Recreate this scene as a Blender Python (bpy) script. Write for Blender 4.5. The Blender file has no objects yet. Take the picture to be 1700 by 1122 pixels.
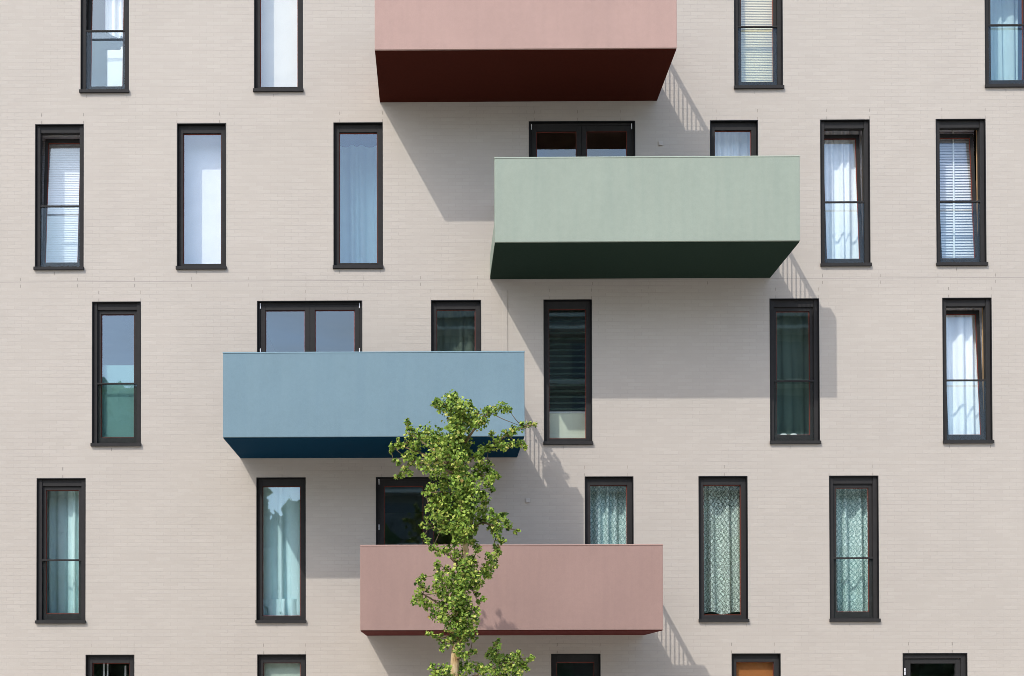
import bpy, math, random
from mathutils import Vector, Matrix
R = math.radians
random.seed(7)
S = bpy.context.scene
COL = S.collection

# ------------------------------------------------------------------ camera model
# The facade stands on the plane y = 0 and faces -y; z is up; 1 unit = 1 m.
F_PX, IW, IH = 1854.0, 1700.0, 1122.0
DIST, EYE = 18.54, 1.75
YAW, PIT, ROL = R(0.476), R(0.660), R(0.095)
PPX, PPY = 706.6, 1118.7
M3 = Matrix.Rotation(YAW, 3, 'Z') @ Matrix.Rotation(PIT, 3, 'X') @ Matrix.Rotation(ROL, 3, 'Y')

def W(px, py, y=0.0):
    """point on the plane y=const seen at a position of the photograph"""
    d = M3 @ Vector(((px - PPX) / F_PX, 1.0, -(py - PPY) / F_PX))
    t = (DIST + y) / d.y
    return Vector((d.x * t, y, d.z * t + EYE))

cam = bpy.data.cameras.new('camera')
cam.sensor_fit = 'HORIZONTAL'; cam.sensor_width = 36.0
cam.lens = 36.0 * F_PX / IW
cam.shift_x = (IW / 2 - PPX) / IW
cam.shift_y = (PPY - IH / 2) / IW
cam.clip_end = 1500
camo = bpy.data.objects.new('camera', cam); COL.objects.link(camo)
rt, fw, up = M3.col[0], M3.col[1], M3.col[2]
mw = Matrix(((rt.x, up.x, -fw.x, 0), (rt.y, up.y, -fw.y, -DIST), (rt.z, up.z, -fw.z, EYE), (0, 0, 0, 1)))
camo.matrix_world = mw
S.camera = camo

# ------------------------------------------------------------------ materials
def new_mat(name):
    m = bpy.data.materials.new(name); m.use_nodes = True
    nt = m.node_tree
    for n in list(nt.nodes): nt.nodes.remove(n)
    return m, nt, nt.nodes, nt.links

def node(nt, kind, **kw):
    n = nt.nodes.new(kind)
    for k, v in kw.items():
        if k in n.inputs: n.inputs[k].default_value = v
        else: setattr(n, k, v)
    return n

def mth(nt, op, a, b=None, c=None):
    n = nt.nodes.new('ShaderNodeMath'); n.operation = op
    for i, v in enumerate((a, b, c)):
        if v is None: continue
        if isinstance(v, (int, float)): n.inputs[i].default_value = v
        else: nt.links.new(v, n.inputs[i])
    return n.outputs[0]

def mixc(nt, fac, a, b, blend='MIX'):
    n = nt.nodes.new('ShaderNodeMix'); n.data_type = 'RGBA'; n.blend_type = blend
    for sock, v in ((n.inputs[0], fac), (n.inputs[6], a), (n.inputs[7], b)):
        if isinstance(v, (int, float)): sock.default_value = v
        elif isinstance(v, tuple): sock.default_value = (*v, 1) if len(v) == 3 else v
        else: nt.links.new(v, sock)
    return n.outputs[2]

def ramp(nt, fac, stops):
    n = nt.nodes.new('ShaderNodeValToRGB')
    while len(n.color_ramp.elements) < len(stops): n.color_ramp.elements.new(0.5)
    for e, (p, c) in zip(n.color_ramp.elements, stops):
        e.position = p; e.color = (*c, 1) if isinstance(c, tuple) else (c, c, c, 1)
    nt.links.new(fac, n.inputs[0])
    return n.outputs[0]

def noise(nt, vec, scale, detail=4, rough=0.55, dist=0.0):
    n = node(nt, 'ShaderNodeTexNoise', Scale=scale, Detail=detail, Roughness=rough, Distortion=dist)
    if vec is not None: nt.links.new(vec, n.inputs['Vector'])
    return n.outputs['Fac']

def coords(nt, scale=None, rot=None, loc=None):
    tc = nt.nodes.new('ShaderNodeTexCoord')
    if scale is None and rot is None and loc is None: return tc.outputs['Object']
    mp = nt.nodes.new('ShaderNodeMapping')
    nt.links.new(tc.outputs['Object'], mp.inputs[0])
    if scale: mp.inputs['Scale'].default_value = scale
    if rot: mp.inputs['Rotation'].default_value = rot
    if loc: mp.inputs['Location'].default_value = loc
    return mp.outputs[0]

def principled(nt, color, rough=0.7, spec=0.3, metal=0.0, normal=None):
    b = nt.nodes.new('ShaderNodeBsdfPrincipled')
    for sock, v in (('Base Color', color), ('Roughness', rough)):
        if isinstance(v, (int, float)): b.inputs[sock].default_value = v
        elif isinstance(v, tuple): b.inputs[sock].default_value = (*v, 1)
        else: nt.links.new(v, b.inputs[sock])
    b.inputs['Specular IOR Level'].default_value = spec
    b.inputs['Metallic'].default_value = metal
    if normal: nt.links.new(normal, b.inputs['Normal'])
    return b.outputs[0]

def bump(nt, h, strength, dist):
    n = node(nt, 'ShaderNodeBump', Strength=strength, Distance=dist)
    nt.links.new(h, n.inputs['Height'])
    return n.outputs[0]

def out(nt, sh):
    o = nt.nodes.new('ShaderNodeOutputMaterial'); nt.links.new(sh, o.inputs['Surface'])

MAT = {}
def plain(name, color, rough=0.6, var=0.12, scale=6.0, spec=0.3, metal=0.0, bmp=0.0):
    m, nt, _, _ = new_mat(name)
    v = coords(nt)
    n = noise(nt, v, scale, 5)
    f = ramp(nt, n, [(0.25, 1 - var), (0.75, 1 + var)])
    c = mixc(nt, 1.0, color, f, 'MULTIPLY')
    nm = None
    if bmp: nm = bump(nt, noise(nt, v, scale * 12, 3), bmp, 0.004)
    out(nt, principled(nt, c, rough, spec, metal, nm))
    MAT[name] = m
    return m

WALL_C = (0.66, 0.612, 0.572)
def brick_mat():
    m, nt, nd, lk = new_mat('painted_brick')
    tc = nt.nodes.new('ShaderNodeTexCoord')
    sx = nt.nodes.new('ShaderNodeSeparateXYZ'); lk.new(tc.outputs['Object'], sx.inputs[0])
    X, Y, Z = sx.outputs
    # the courses run a little unevenly: wander of the joints
    w1 = noise(nt, tc.outputs['Object'], 5.0, 3)
    w2 = noise(nt, tc.outputs['Object'], 14.0, 2)
    zz = mth(nt, 'ADD', Z, mth(nt, 'MULTIPLY', mth(nt, 'SUBTRACT', w1, 0.5), 0.012))
    zz = mth(nt, 'ADD', zz, mth(nt, 'MULTIPLY', mth(nt, 'SUBTRACT', w2, 0.5), 0.006))
    xx = mth(nt, 'ADD', mth(nt, 'ADD', X, Y), mth(nt, 'MULTIPLY', mth(nt, 'SUBTRACT', w2, 0.5), 0.02))
    cb = nt.nodes.new('ShaderNodeCombineXYZ'); lk.new(xx, cb.inputs[0]); lk.new(zz, cb.inputs[1])
    br = node(nt, 'ShaderNodeTexBrick', Scale=1.0, offset=0.5, squash=1.0)
    br.inputs['Brick Width'].default_value = 0.238
    br.inputs['Row Height'].default_value = 0.0602
    br.inputs['Mortar Size'].default_value = 0.0040
    br.inputs['Mortar Smooth'].default_value = 0.6
    br.inputs['Bias'].default_value = -0.2
    br.inputs['Color1'].default_value = (0, 0, 0, 1); br.inputs['Color2'].default_value = (1, 1, 1, 1)
    br.inputs['Mortar'].default_value = (0.5, 0.5, 0.5, 1)
    lk.new(cb.outputs[0], br.inputs['Vector'])
    tone = br.outputs['Color']; mort = br.outputs['Fac']
    big = noise(nt, tc.outputs['Object'], 0.35, 4)
    mid = noise(nt, tc.outputs['Object'], 2.2, 5, 0.6)
    fine = noise(nt, tc.outputs['Object'], 60, 3)
    c = mixc(nt, ramp(nt, tone, [(0.0, 0.0), (1.0, 1.0)]), (0.3907, 0.3524, 0.3064), (0.4080, 0.3694, 0.3226))
    # now and then one brick carries a fresher coat of paint
    c = mixc(nt, ramp(nt, tone, [(0.93, 0.0), (0.99, 0.5)]), c, (0.4465, 0.4138, 0.3675))
    c = mixc(nt, 1.0, c, ramp(nt, big, [(0.3, 0.97), (0.7, 1.03)]), 'MULTIPLY')
    c = mixc(nt, 1.0, c, ramp(nt, mid, [(0.3, 0.975), (0.7, 1.02)]), 'MULTIPLY')
    patch = ramp(nt, noise(nt, tc.outputs['Object'], 1.1, 4), [(0.38, 0.25), (0.62, 1.0)])
    c = mixc(nt, mth(nt, 'MULTIPLY', mth(nt, 'MULTIPLY', mort, patch), 0.31), c, (0.2560, 0.2368, 0.2240))
    # open expansion joint between the storeys
    j = mth(nt, 'LESS_THAN', mth(nt, 'ABSOLUTE', mth(nt, "SUBTRACT", Z, 8.527)), 0.0055)
    c = mixc(nt, mth(nt, 'MULTIPLY', j, 0.5), c, (0.22, 0.20, 0.19))
    h = mth(nt, 'SUBTRACT', mth(nt, 'ADD', mth(nt, 'MULTIPLY', fine, 0.18), mth(nt, 'MULTIPLY', tone, 0.22)), mth(nt, 'MULTIPLY', mth(nt, 'MULTIPLY', mort, patch), 0.55))
    h = mth(nt, 'SUBTRACT', h, mth(nt, 'MULTIPLY', j, 0.5))
    out(nt, principled(nt, c, 0.8, 0.2, 0, bump(nt, h, 0.35, 0.012)))
    MAT['brick'] = m
brick_mat()

def stucco(name, col, stain):
    m, nt, nd, lk = new_mat(name)
    v = coords(nt)
    big = noise(nt, v, 0.9, 4)
    drip = noise(nt, coords(nt, scale=(5.0, 5.0, 0.35)), 1.6, 5, 0.6)
    grain = noise(nt, v, 90, 3)
    mott = noise(nt, v, 14, 4)
    c = mixc(nt, ramp(nt, drip, [(0.42, 0.0), (0.72, 0.55)]), col, stain)
    c = mixc(nt, 1.0, c, ramp(nt, big, [(0.3, 0.96), (0.7, 1.04)]), 'MULTIPLY')
    c = mixc(nt, 1.0, c, ramp(nt, mott, [(0.3, 0.975), (0.7, 1.02)]), 'MULTIPLY')
    c = mixc(nt, 1.0, c, ramp(nt, grain, [(0.3, 0.965), (0.7, 1.03)]), 'MULTIPLY')
    out(nt, principled(nt, c, 0.75, 0.25, 0, bump(nt, grain, 0.25, 0.004)))
    MAT[name] = m
    return m

stucco('pale_pink', (0.3487, 0.2329, 0.1977), (0.3158, 0.2143, 0.1842))
stucco('sage_green', (0.2503, 0.2874, 0.2342), (0.2235, 0.2657, 0.2194))
stucco('dusty_blue', (0.1430, 0.2179, 0.2530), (0.1295, 0.2016, 0.2416))
stucco('dusky_pink', (0.2802, 0.1829, 0.1548), (0.2510, 0.1637, 0.1412))
stucco('pale_pink_edge', (0.453, 0.303, 0.257), (0.436, 0.291, 0.247))  # edge paints are lightened: a bright top-edge highlight put into the colour
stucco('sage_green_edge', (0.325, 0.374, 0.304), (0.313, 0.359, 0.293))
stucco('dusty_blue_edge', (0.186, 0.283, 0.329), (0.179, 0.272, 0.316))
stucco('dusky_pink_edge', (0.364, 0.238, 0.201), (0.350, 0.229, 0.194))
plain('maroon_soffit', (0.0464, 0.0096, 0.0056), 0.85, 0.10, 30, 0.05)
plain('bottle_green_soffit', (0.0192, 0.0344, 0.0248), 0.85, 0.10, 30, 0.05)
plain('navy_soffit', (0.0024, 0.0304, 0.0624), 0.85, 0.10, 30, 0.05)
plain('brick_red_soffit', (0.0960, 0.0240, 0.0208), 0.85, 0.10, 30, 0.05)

plain('anthracite', (0.030, 0.029, 0.0285), 0.7, 0.10, 9, 0.06)
plain('dark_lining', (0.0048, 0.0048, 0.0052), 0.6, 0.10, 9, 0.25)
plain('railing_metal', (0.10, 0.10, 0.105), 0.45, 0.08, 9, 0.4)
plain('fringe_red', (0.17, 0.034, 0.020), 0.6, 0.1, 9)  # red tint standing in for the colour-fringe halo around the glass
plain('bright_metal', (0.75, 0.75, 0.76), 0.35, 0.05, 9, 0.5)
plain('jamb_wood', (0.62, 0.40, 0.20), 0.6, 0.15, 5)
plain('plaster', (0.42, 0.40, 0.38), 0.9, 0.06, 2)
plain('room_floor', (0.12, 0.085, 0.055), 0.6, 0.2, 3)
plain('dark_slot', (0.17, 0.155, 0.14), 0.9, 0.1, 5)
plain('roof_gravel', (0.25, 0.24, 0.22), 0.9, 0.2, 20)
plain('white_plastic', (0.78, 0.78, 0.76), 0.4, 0.04, 9, 0.4)
plain('white_lacquer', (0.66, 0.62, 0.62), 0.4, 0.04, 4, 0.4)
plain('outlet_grey', (0.43, 0.395, 0.36), 0.6, 0.03, 9, 0.2)
plain('slab_white', (0.5, 0.48, 0.45), 0.8, 0.05, 3)

def cloth(name, col, trans=0.35, through=0.0, weave=260, tint2=None):
    m, nt, nd, lk = new_mat(name)
    v = coords(nt)
    n = noise(nt, v, 3.0, 4)
    c = mixc(nt, ramp(nt, n, [(0.3, 0.0), (0.7, 1.0)]), col, tint2 or tuple(x * 0.92 for x in col))
    d = nt.nodes.new('ShaderNodeBsdfDiffuse'); lk.new(c, d.inputs[0])
    t = nt.nodes.new('ShaderNodeBsdfTranslucent'); lk.new(c, t.inputs[0])
    mx = nt.nodes.new('ShaderNodeMixShader'); mx.inputs[0].default_value = trans
    lk.new(d.outputs[0], mx.inputs[1]); lk.new(t.outputs[0], mx.inputs[2])
    sh = mx.outputs[0]
    if through:
        tr = nt.nodes.new('ShaderNodeBsdfTransparent')
        m2 = nt.nodes.new('ShaderNodeMixShader'); m2.inputs[0].default_value = through
        lk.new(sh, m2.inputs[1]); lk.new(tr.outputs[0], m2.inputs[2]); sh = m2.outputs[0]
    out(nt, sh); MAT[name] = m
    return m
cloth('white_voile', (0.92, 0.92, 0.94), 0.10, 0.0)
cloth('white_curtain', (0.92, 0.92, 0.94), 0.05, 0.0)
cloth('teal_grey_curtain', (0.70, 0.90, 0.93), 0.25, 0.1)
cloth('blue_grey_curtain', (0.56, 0.78, 0.78), 0.1, 0.0)
cloth('dark_green_curtain', (0.11, 0.155, 0.125), 0.2, 0.0)
cloth('mint_curtain', (0.72, 0.92, 0.92), 0.12, 0.0)
cloth('cream_blind', (0.74, 0.67, 0.59), 0.02)
cloth('yellow_blind', (0.80, 0.66, 0.43), 0.02)
cloth('white_blind', (0.77, 0.745, 0.785), 0.02)
cloth('pale_green_blind', (0.52, 0.60, 0.52), 0.1)
cloth('rust_blind', (0.42, 0.15, 0.05), 0.05)
cloth('grey_green_sheer', (0.16, 0.20, 0.16), 0.3, 0.1)
plain('cream_board', (0.60, 0.62, 0.50), 0.5, 0.06, 3)
cloth('aqua_curtain', (0.58, 0.80, 0.84), 0.1)
cloth('teal_screen', (0.19, 0.34, 0.33), 0.25)
cloth('dark_slat', (0.055, 0.085, 0.062), 0.05)

def lace_mat(name, col, back):
    m, nt, nd, lk = new_mat(name)
    uv = nt.nodes.new('ShaderNodeUVMap'); uv.uv_map = 'UVMap'
    sx = nt.nodes.new('ShaderNodeSeparateXYZ'); lk.new(uv.outputs[0], sx.inputs[0])
    nz = node(nt, 'ShaderNodeTexNoise', Scale=13.0, Detail=4.0)
    lk.new(uv.outputs[0], nz.inputs['Vector'])
    w = mth(nt, 'MULTIPLY', mth(nt, 'SUBTRACT', nz.outputs['Fac'], 0.5), 0.045)
    u = mth(nt, 'ADD', sx.outputs[0], w); v = mth(nt, 'ADD', sx.outputs[1], w)
    k = 2 * math.pi
    cu = mth(nt, 'COSINE', mth(nt, 'MULTIPLY', u, k / 0.085)); cv = mth(nt, 'COSINE', mth(nt, 'MULTIPLY', v, k / 0.105))
    f = mth(nt, 'ADD', cu, cv)                                  # -2..2 lattice
    s2 = mth(nt, 'MULTIPLY', mth(nt, 'SINE', mth(nt, 'MULTIPLY', u, k / 0.03)), mth(nt, 'SINE', mth(nt, 'MULTIPLY', v, k / 0.037)))
    f = mth(nt, 'ADD', f, mth(nt, 'MULTIPLY', s2, 0.55))
    ring = mth(nt, 'LESS_THAN', mth(nt, 'ABSOLUTE', mth(nt, 'SUBTRACT', mth(nt, 'ABSOLUTE', f), 1.15)), 0.30)
    dot = mth(nt, 'GREATER_THAN', mth(nt, 'ABSOLUTE', f), 1.85)
    web = mth(nt, 'LESS_THAN', mth(nt, 'ABSOLUTE', f), 0.12)
    p = mth(nt, 'MAXIMUM', mth(nt, 'MAXIMUM', ring, dot), web)
    c = mixc(nt, mth(nt, 'ADD', mth(nt, 'MULTIPLY', p, 0.78), 0.16), back, col)
    d = nt.nodes.new('ShaderNodeBsdfDiffuse'); lk.new(c, d.inputs[0])
    tr = nt.nodes.new('ShaderNodeBsdfTransparent')
    m2 = nt.nodes.new('ShaderNodeMixShader')
    lk.new(mth(nt, 'ADD', mth(nt, 'MULTIPLY', p, 0.55), 0.40), m2.inputs[0])
    lk.new(tr.outputs[0], m2.inputs[1]); lk.new(d.outputs[0], m2.inputs[2])
    out(nt, m2.outputs[0]); MAT[name] = m
lace_mat('white_lace', (0.88, 0.96, 0.89), (0.09, 0.22, 0.16))
lace_mat('aqua_lace', (0.82, 0.95, 0.92), (0.36, 0.66, 0.65))

def glass_mat(name, base, tint, wob=0.0):
    m, nt, nd, lk = new_mat(name)
    lw = nt.nodes.new('ShaderNodeLayerWeight'); lw.inputs[0].default_value = 0.5
    f = mth(nt, 'ADD', base, mth(nt, 'MULTIPLY', mth(nt, 'POWER', lw.outputs['Facing'], 5.0), 0.6))
    tr = nt.nodes.new('ShaderNodeBsdfTransparent'); tr.inputs[0].default_value = (*tint, 1)
    gl = nt.nodes.new('ShaderNodeBsdfGlossy'); gl.inputs['Roughness'].default_value = 0.012
    gl.inputs[0].default_value = (0.74, 0.90, 1.0, 1)
    if wob:
        lk.new(bump(nt, noise(nt, coords(nt), 1.3, 2), wob, 0.02), gl.inputs['Normal'])
    mx = nt.nodes.new('ShaderNodeMixShader'); lk.new(f, mx.inputs[0])
    lk.new(tr.outputs[0], mx.inputs[1]); lk.new(gl.outputs[0], mx.inputs[2])
    out(nt, mx.outputs[0]); MAT[name] = m
glass_mat('pane_glass', 0.14, (0.95, 0.985, 0.98), 0.03)
glass_mat('pane_back', 0.0, (0.985, 0.995, 0.992))
glass_mat('guard_glass', 0.015, (0.965, 0.985, 0.98))

# ------------------------------------------------------------------ mesh helpers
class MB:
    def __init__(s): s.v, s.f, s.mi, s.uv = [], [], [], None
    def box(s, x0, x1, y0, y1, z0, z1, mi=0):
        b = len(s.v)
        s.v += [(x0, y0, z0), (x1, y0, z0), (x1, y1, z0), (x0, y1, z0), (x0, y0, z1), (x1, y0, z1), (x1, y1, z1), (x0, y1, z1)]
        s.f += [(b, b+3, b+2, b+1), (b+4, b+5, b+6, b+7), (b, b+1, b+5, b+4), (b+1, b+2, b+6, b+5), (b+2, b+3, b+7, b+6), (b+3, b, b+4, b+7)]
        s.mi += [mi] * 6
        return s
    def pane(s, *a):
        s.box(*a); s.mi[-6:] = [1, 1, 0, 1, 1, 1]
        return s
    def quad(s, *p, mi=0):
        b = len(s.v); s.v += [tuple(q) for q in p]; s.f.append(tuple(range(b, b + len(p)))); s.mi.append(mi)
        return s
    def ring(s, x0, x1, z0, z1, wl, wr, wb, wt, y0, y1, mi=0):
        if wl: s.box(x0, x0 + wl, y0, y1, z0, z1, mi)
        if wr: s.box(x1 - wr, x1, y0, y1, z0, z1, mi)
        if wb: s.box(x0 + wl, x1 - wr, y0, y1, z0, z0 + wb, mi)
        if wt: s.box(x0 + wl, x1 - wr, y0, y1, z1 - wt, z1, mi)
        return s
    def tube(s, pts, radii, n=8, mi=0):
        rings = []
        for i, p in enumerate(pts):
            p = Vector(p)
            a = Vector(pts[max(i - 1, 0)]); c = Vector(pts[min(i + 1, len(pts) - 1)])
            t = (c - a).normalized()
            u = t.cross(Vector((0.13, 1, 0.21))).normalized(); w = t.cross(u)
            b = len(s.v)
            for k in range(n):
                th = 2 * math.pi * k / n
                q = p + (u * math.cos(th) + w * math.sin(th)) * radii[i]
                s.v.append(tuple(q))
            rings.append(b)
        for a, b in zip(rings, rings[1:]):
            for k in range(n):
                s.f.append((a + k, a + (k + 1) % n, b + (k + 1) % n, b + k)); s.mi.append(mi)
        s.f.append(tuple(rings[0] + k for k in reversed(range(n)))); s.mi.append(mi)
        s.f.append(tuple(rings[-1] + k for k in range(n))); s.mi.append(mi)
        return s
    def build(s, name, mats, parent=None, loc=(0, 0, 0), smooth=False, bevel=0.0):
        if isinstance(mats, str): mats = [mats]
        me = bpy.data.meshes.new(name)
        L = Vector(loc)
        me.from_pydata([tuple(Vector(v) - L) for v in s.v], [], s.f)
        for q in mats: me.materials.append(MAT[q])
        me.polygons.foreach_set('material_index', s.mi)
        if smooth: me.polygons.foreach_set('use_smooth', [True] * len(s.f))
        if s.uv:
            l = me.uv_layers.new(name='UVMap')
            for lp in me.loops: l.data[lp.index].uv = s.uv[lp.vertex_index]
        me.update()
        o = bpy.data.objects.new(name, me); COL.objects.link(o)
        o.location = loc
        if parent is not None: o.parent = parent
        if bevel:
            md = o.modifiers.new('bevel', 'BEVEL'); md.width = bevel; md.segments = 2; md.limit_method = 'ANGLE'
        return o

def tag(o, label=None, cat=None, group=None, kind=None):
    if label: o['label'] = label
    if cat: o['category'] = cat
    if group: o['group'] = group
    if kind: o['kind'] = kind
    return o

def empty(name, loc=(0, 0, 0)):
    o = bpy.data.objects.new(name, None); COL.objects.link(o); o.location = loc; o.empty_display_size = 0.3
    return o

# ------------------------------------------------------------------ the building
building = tag(empty('apartment_building', (0, 0, 0)), 'pale beige painted brick apartment building with coloured box balconies', 'building')
TOP = [14.135, 11.182, 8.195, 5.241, 2.294]
BOT = [11.705, 8.733, 5.778, 2.825, 0.10]
openings = []
WIN = {}
LIN = 0.014          # thickness of the dark metal lining
WT = 0.302           # thickness of the wall

def sill_mb(x0, x1, zb):
    m = MB()
    m.box(x0 - 0.010, x1 + 0.010, -0.042, -0.004, zb - 0.012, zb + 0.040)
    m.box(x0, x1, -0.004, WT, zb, zb + 0.034)
    return m

def lining(mb, x0, x1, zb, zt, y1=0.15):
    mb.ring(x0, x1, zb + 0.034, zt, LIN, LIN, 0, LIN, -0.004, y1, 1)

def inner_jamb(x0, x1, zb, zt, par, y0=0.15):
    MB().ring(x0, x1, zb + 0.034, zt, LIN, LIN, 0, LIN, y0, WT).build('inner_jamb', 'jamb_wood', par)

def glass_fringe(x0, x1, z0, z1, y):  # thin strips added to hold the painted red fringe at the glass edge
    g = 0.010
    return MB().ring(x0, x1, z0, z1, g, g, g, g, y - 0.004, y + 0.001)

def put(mb, name, mat, par, hinge=None, ang=0.0, bev=0.0):
    if hinge is None: return mb.build(name, mat, par, bevel=bev)
    o = mb.build(name, mat, par, loc=hinge, bevel=bev)
    o.rotation_euler = (-ang, 0, 0)
    return o

def window(key, p0, p1, row, kind, tilt=0.0, split=None, label=None):
    zt, zb = TOP[row], BOT[row]
    py = {0: 140, 1: 320, 2: 615, 3: 912, 4: 1100}[row]
    x0, x1 = W(p0, py).x, W(p1, py).x
    openings.append((x0, x1, zb, zt)); WIN[key] = (x0, x1, zb, zt)
    m = MB()
    if kind == 'A':
        lining(m, x0, x1, zb, zt)
        a, b, c, d = x0 + LIN, x1 - LIN, zb + 0.034, zt - LIN
        m.ring(a, b, c, d, 0.080, 0.080, 0.076, 0.124, 0.055, 0.125)
        w = m.build('window', ['anthracite', 'dark_lining'], building, bevel=0.003)
        gx0, gx1, gz0, gz1 = a + 0.080, b - 0.080, c + 0.076, d - 0.124
        MB().pane(gx0, gx1, 0.092, 0.098, gz0, gz1).build('pane', ['pane_glass', 'pane_back'], w)
        glass_fringe(gx0, gx1, gz0, gz1, 0.090).build('glass_fringe', 'fringe_red', w)
    elif kind == 'B':
        lining(m, x0, x1, zb, zt)
        a, b, c, d = x0 + LIN, x1 - LIN, zb + 0.034, zt - LIN
        m.box(a, a + 0.066, 0.030, 0.130, c, d); m.box(b - 0.066, b, 0.030, 0.130, c, d)
        m.box(a + 0.066, b - 0.066, 0.045, 0.130, d - 0.112, d)
        m.box(a + 0.066, b - 0.066, 0.038, 0.130, c, c + 0.022)
        w = m.build('window', ['anthracite', 'dark_lining'], building, bevel=0.003)
        sx0, sx1, sz0, sz1 = a + 0.068, b - 0.068, c + 0.024, d - (0.105 if tilt else 0.114)
        y0 = 0.072 if not tilt else 0.088
        hg = ((sx0 + sx1) / 2, y0, sz0)
        s = MB().ring(sx0, sx1, sz0, sz1, 0.052, 0.052, 0.100, 0.062, y0, y0 + 0.058)
        put(s, 'sash', 'anthracite', w, hg, tilt, 0.003)
        gx0, gx1, gz0, gz1 = sx0 + 0.052, sx1 - 0.052, sz0 + 0.100, sz1 - 0.062
        put(MB().pane(gx0, gx1, y0 + 0.028, y0 + 0.034, gz0, gz1), 'pane', ['pane_glass', 'pane_back'], w, hg, tilt)
        put(glass_fringe(gx0, gx1, gz0, gz1, y0 + 0.026), 'glass_fringe', 'fringe_red', w, hg, tilt)
        zr = zt - 1.365
        MB().box(a + 0.066, b - 0.066, 0.034, 0.062, zr - 0.014, zr + 0.014).build('guard_rail', 'anthracite', w, bevel=0.004)
        MB().box(a + 0.070, b - 0.070, 0.046, 0.054, c + 0.030, zr - 0.014).build('guard_glass', 'guard_glass', w)
    elif kind == 'D':
        lining(m, x0, x1, zb, zt)
        a, b, c, d = x0 + LIN, x1 - LIN, zb + 0.034, zt - LIN
        m.ring(a, b, c, d, 0.036, 0.030, 0.03, 0.036, 0.050, 0.125)
        w = m.build('window', ['anthracite', 'dark_lining'], building, bevel=0.003)
        tag(w, 'wide double leaf balcony door with two panes')
        xm = W(split, py).x
        for k, (u0, u1) in enumerate(((a + 0.038, xm - 0.002), (xm + 0.002, b - 0.032))):
            s = MB().ring(u0, u1, c + 0.032, d - 0.038, 0.082, 0.082, 0.10, 0.088, 0.058, 0.118)
            s.build('sash', 'anthracite', w, bevel=0.004)
            g = (u0 + 0.082, u1 - 0.082, c + 0.132, d - 0.126)
            MB().pane(g[0], g[1], 0.086, 0.092, g[2], g[3]).build('pane', ['pane_glass', 'pane_back'], w)
            glass_fringe(*g, 0.084).build('glass_fringe', 'fringe_red', w)
            for hz in (d - 0.10, d - 0.86, c + 0.18):
                hx = a + 0.030 if k == 0 else b - 0.042
                MB().tube([(hx + 0.006, 0.048, hz), (hx + 0.006, 0.048, hz + 0.09)], [0.008, 0.008], 8).build('hinge', 'bright_metal', w)
    elif kind == 'E':          # entrance door
        lining(m, x0, x1, zb, zt)
        a, b, c, d = x0 + LIN, x1 - LIN, zb + 0.034, zt - LIN
        m.ring(a, b, c, d, 0.030, 0.075, 0.02, 0.075, 0.030, 0.11)
        w = m.build('entrance_door', ['anthracite', 'dark_lining'], building, bevel=0.003)
        s = MB().ring(a + 0.032, b - 0.077, c + 0.022, d - 0.083, 0.105, 0.08, 0.14, 0.075, 0.052, 0.105)
        s.build('sash', 'anthracite', w, bevel=0.003)
        g = (a + 0.137, b - 0.157, c + 0.162, d - 0.158)
        MB().pane(g[0], g[1], 0.076, 0.084, g[2], g[3]).build('pane', ['pane_glass', 'pane_back'], w)
        for hz in (d - 0.29, d - 1.2):
            hx = a + 0.032
            MB().tube([(hx, 0.022, hz), (hx, 0.022, hz + 0.055)], [0.011, 0.011], 8).tube([(hx, 0.022, hz - 0.06), (hx, 0.022, hz - 0.005)], [0.011, 0.011], 8).build('hinge', 'bright_metal', w)
        MB().box(b - 0.14, b - 0.115, 0.02, 0.052, c + 0.95, c + 1.0).box(b - 0.24, b - 0.115, 0.0, 0.02, c + 0.965, c + 0.985).build('handle', 'bright_metal', w)
    sill_mb(x0, x1, zb).build('sill', 'anthracite', w, bevel=0.003)
    inner_jamb(x0, x1, zb, zt, w)
    if label: tag(w, label)
    return w

TL = R(4.2)
window('top_a', 133.5, 214, 0, 'B', R(2.6), label='tall narrow window tilted slightly open')
window('top_b', 421.5, 503, 0, 'A')
window('top_c', 1219, 1300, 0, 'B')
window('top_d', 1635.5, 1717, 0, 'B')
window('up_a', 58, 139, 1, 'B', TL, label='tall narrow window with its sash tilted inwards')
window('up_b', 293.5, 375.5, 1, 'A')
window('up_c', 553.5, 635.5, 1, 'A')
window('up_door', 878, 1055, 1, 'D', split=966.5)
window('up_d', 1179, 1259, 1, 'A')
window('up_e', 1362, 1444.5, 1, 'B', TL, label='tall narrow window with its sash tilted inwards')
window('up_f', 1554, 1637, 1, 'B', TL, label='tall narrow window with its sash tilted inwards')
window('mid_a', 152.5, 234, 2, 'B')
window('mid_door', 426.5, 601.5, 2, 'D', split=514)
window('mid_b', 715.5, 799, 2, 'A')
window('mid_c', 902.5, 983, 2, 'A')
window('mid_d', 1278, 1360.5, 2, 'B')
window('mid_e', 1565, 1647, 2, 'B', TL, label='tall narrow window with its sash tilted inwards')
window('low_a', 60.5, 142, 3, 'B')
window('low_b', 425.5, 507.5, 3, 'A')
window('low_door', 624, 785, 3, 'D', split=711)
window('low_c', 971, 1052, 3, 'A')
window('low_d', 1160, 1241.5, 3, 'A')
window('low_e', 1377, 1459, 3, 'B')
window('gr_a', 142, 223, 4, 'A')
window('gr_b', 427, 508, 4, 'A')
window('gr_c', 915, 997, 4, 'A')
window('gr_d', 1214.5, 1296, 4, 'A')
window('gr_door', 1498.5, 1606, 4, 'E')

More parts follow.
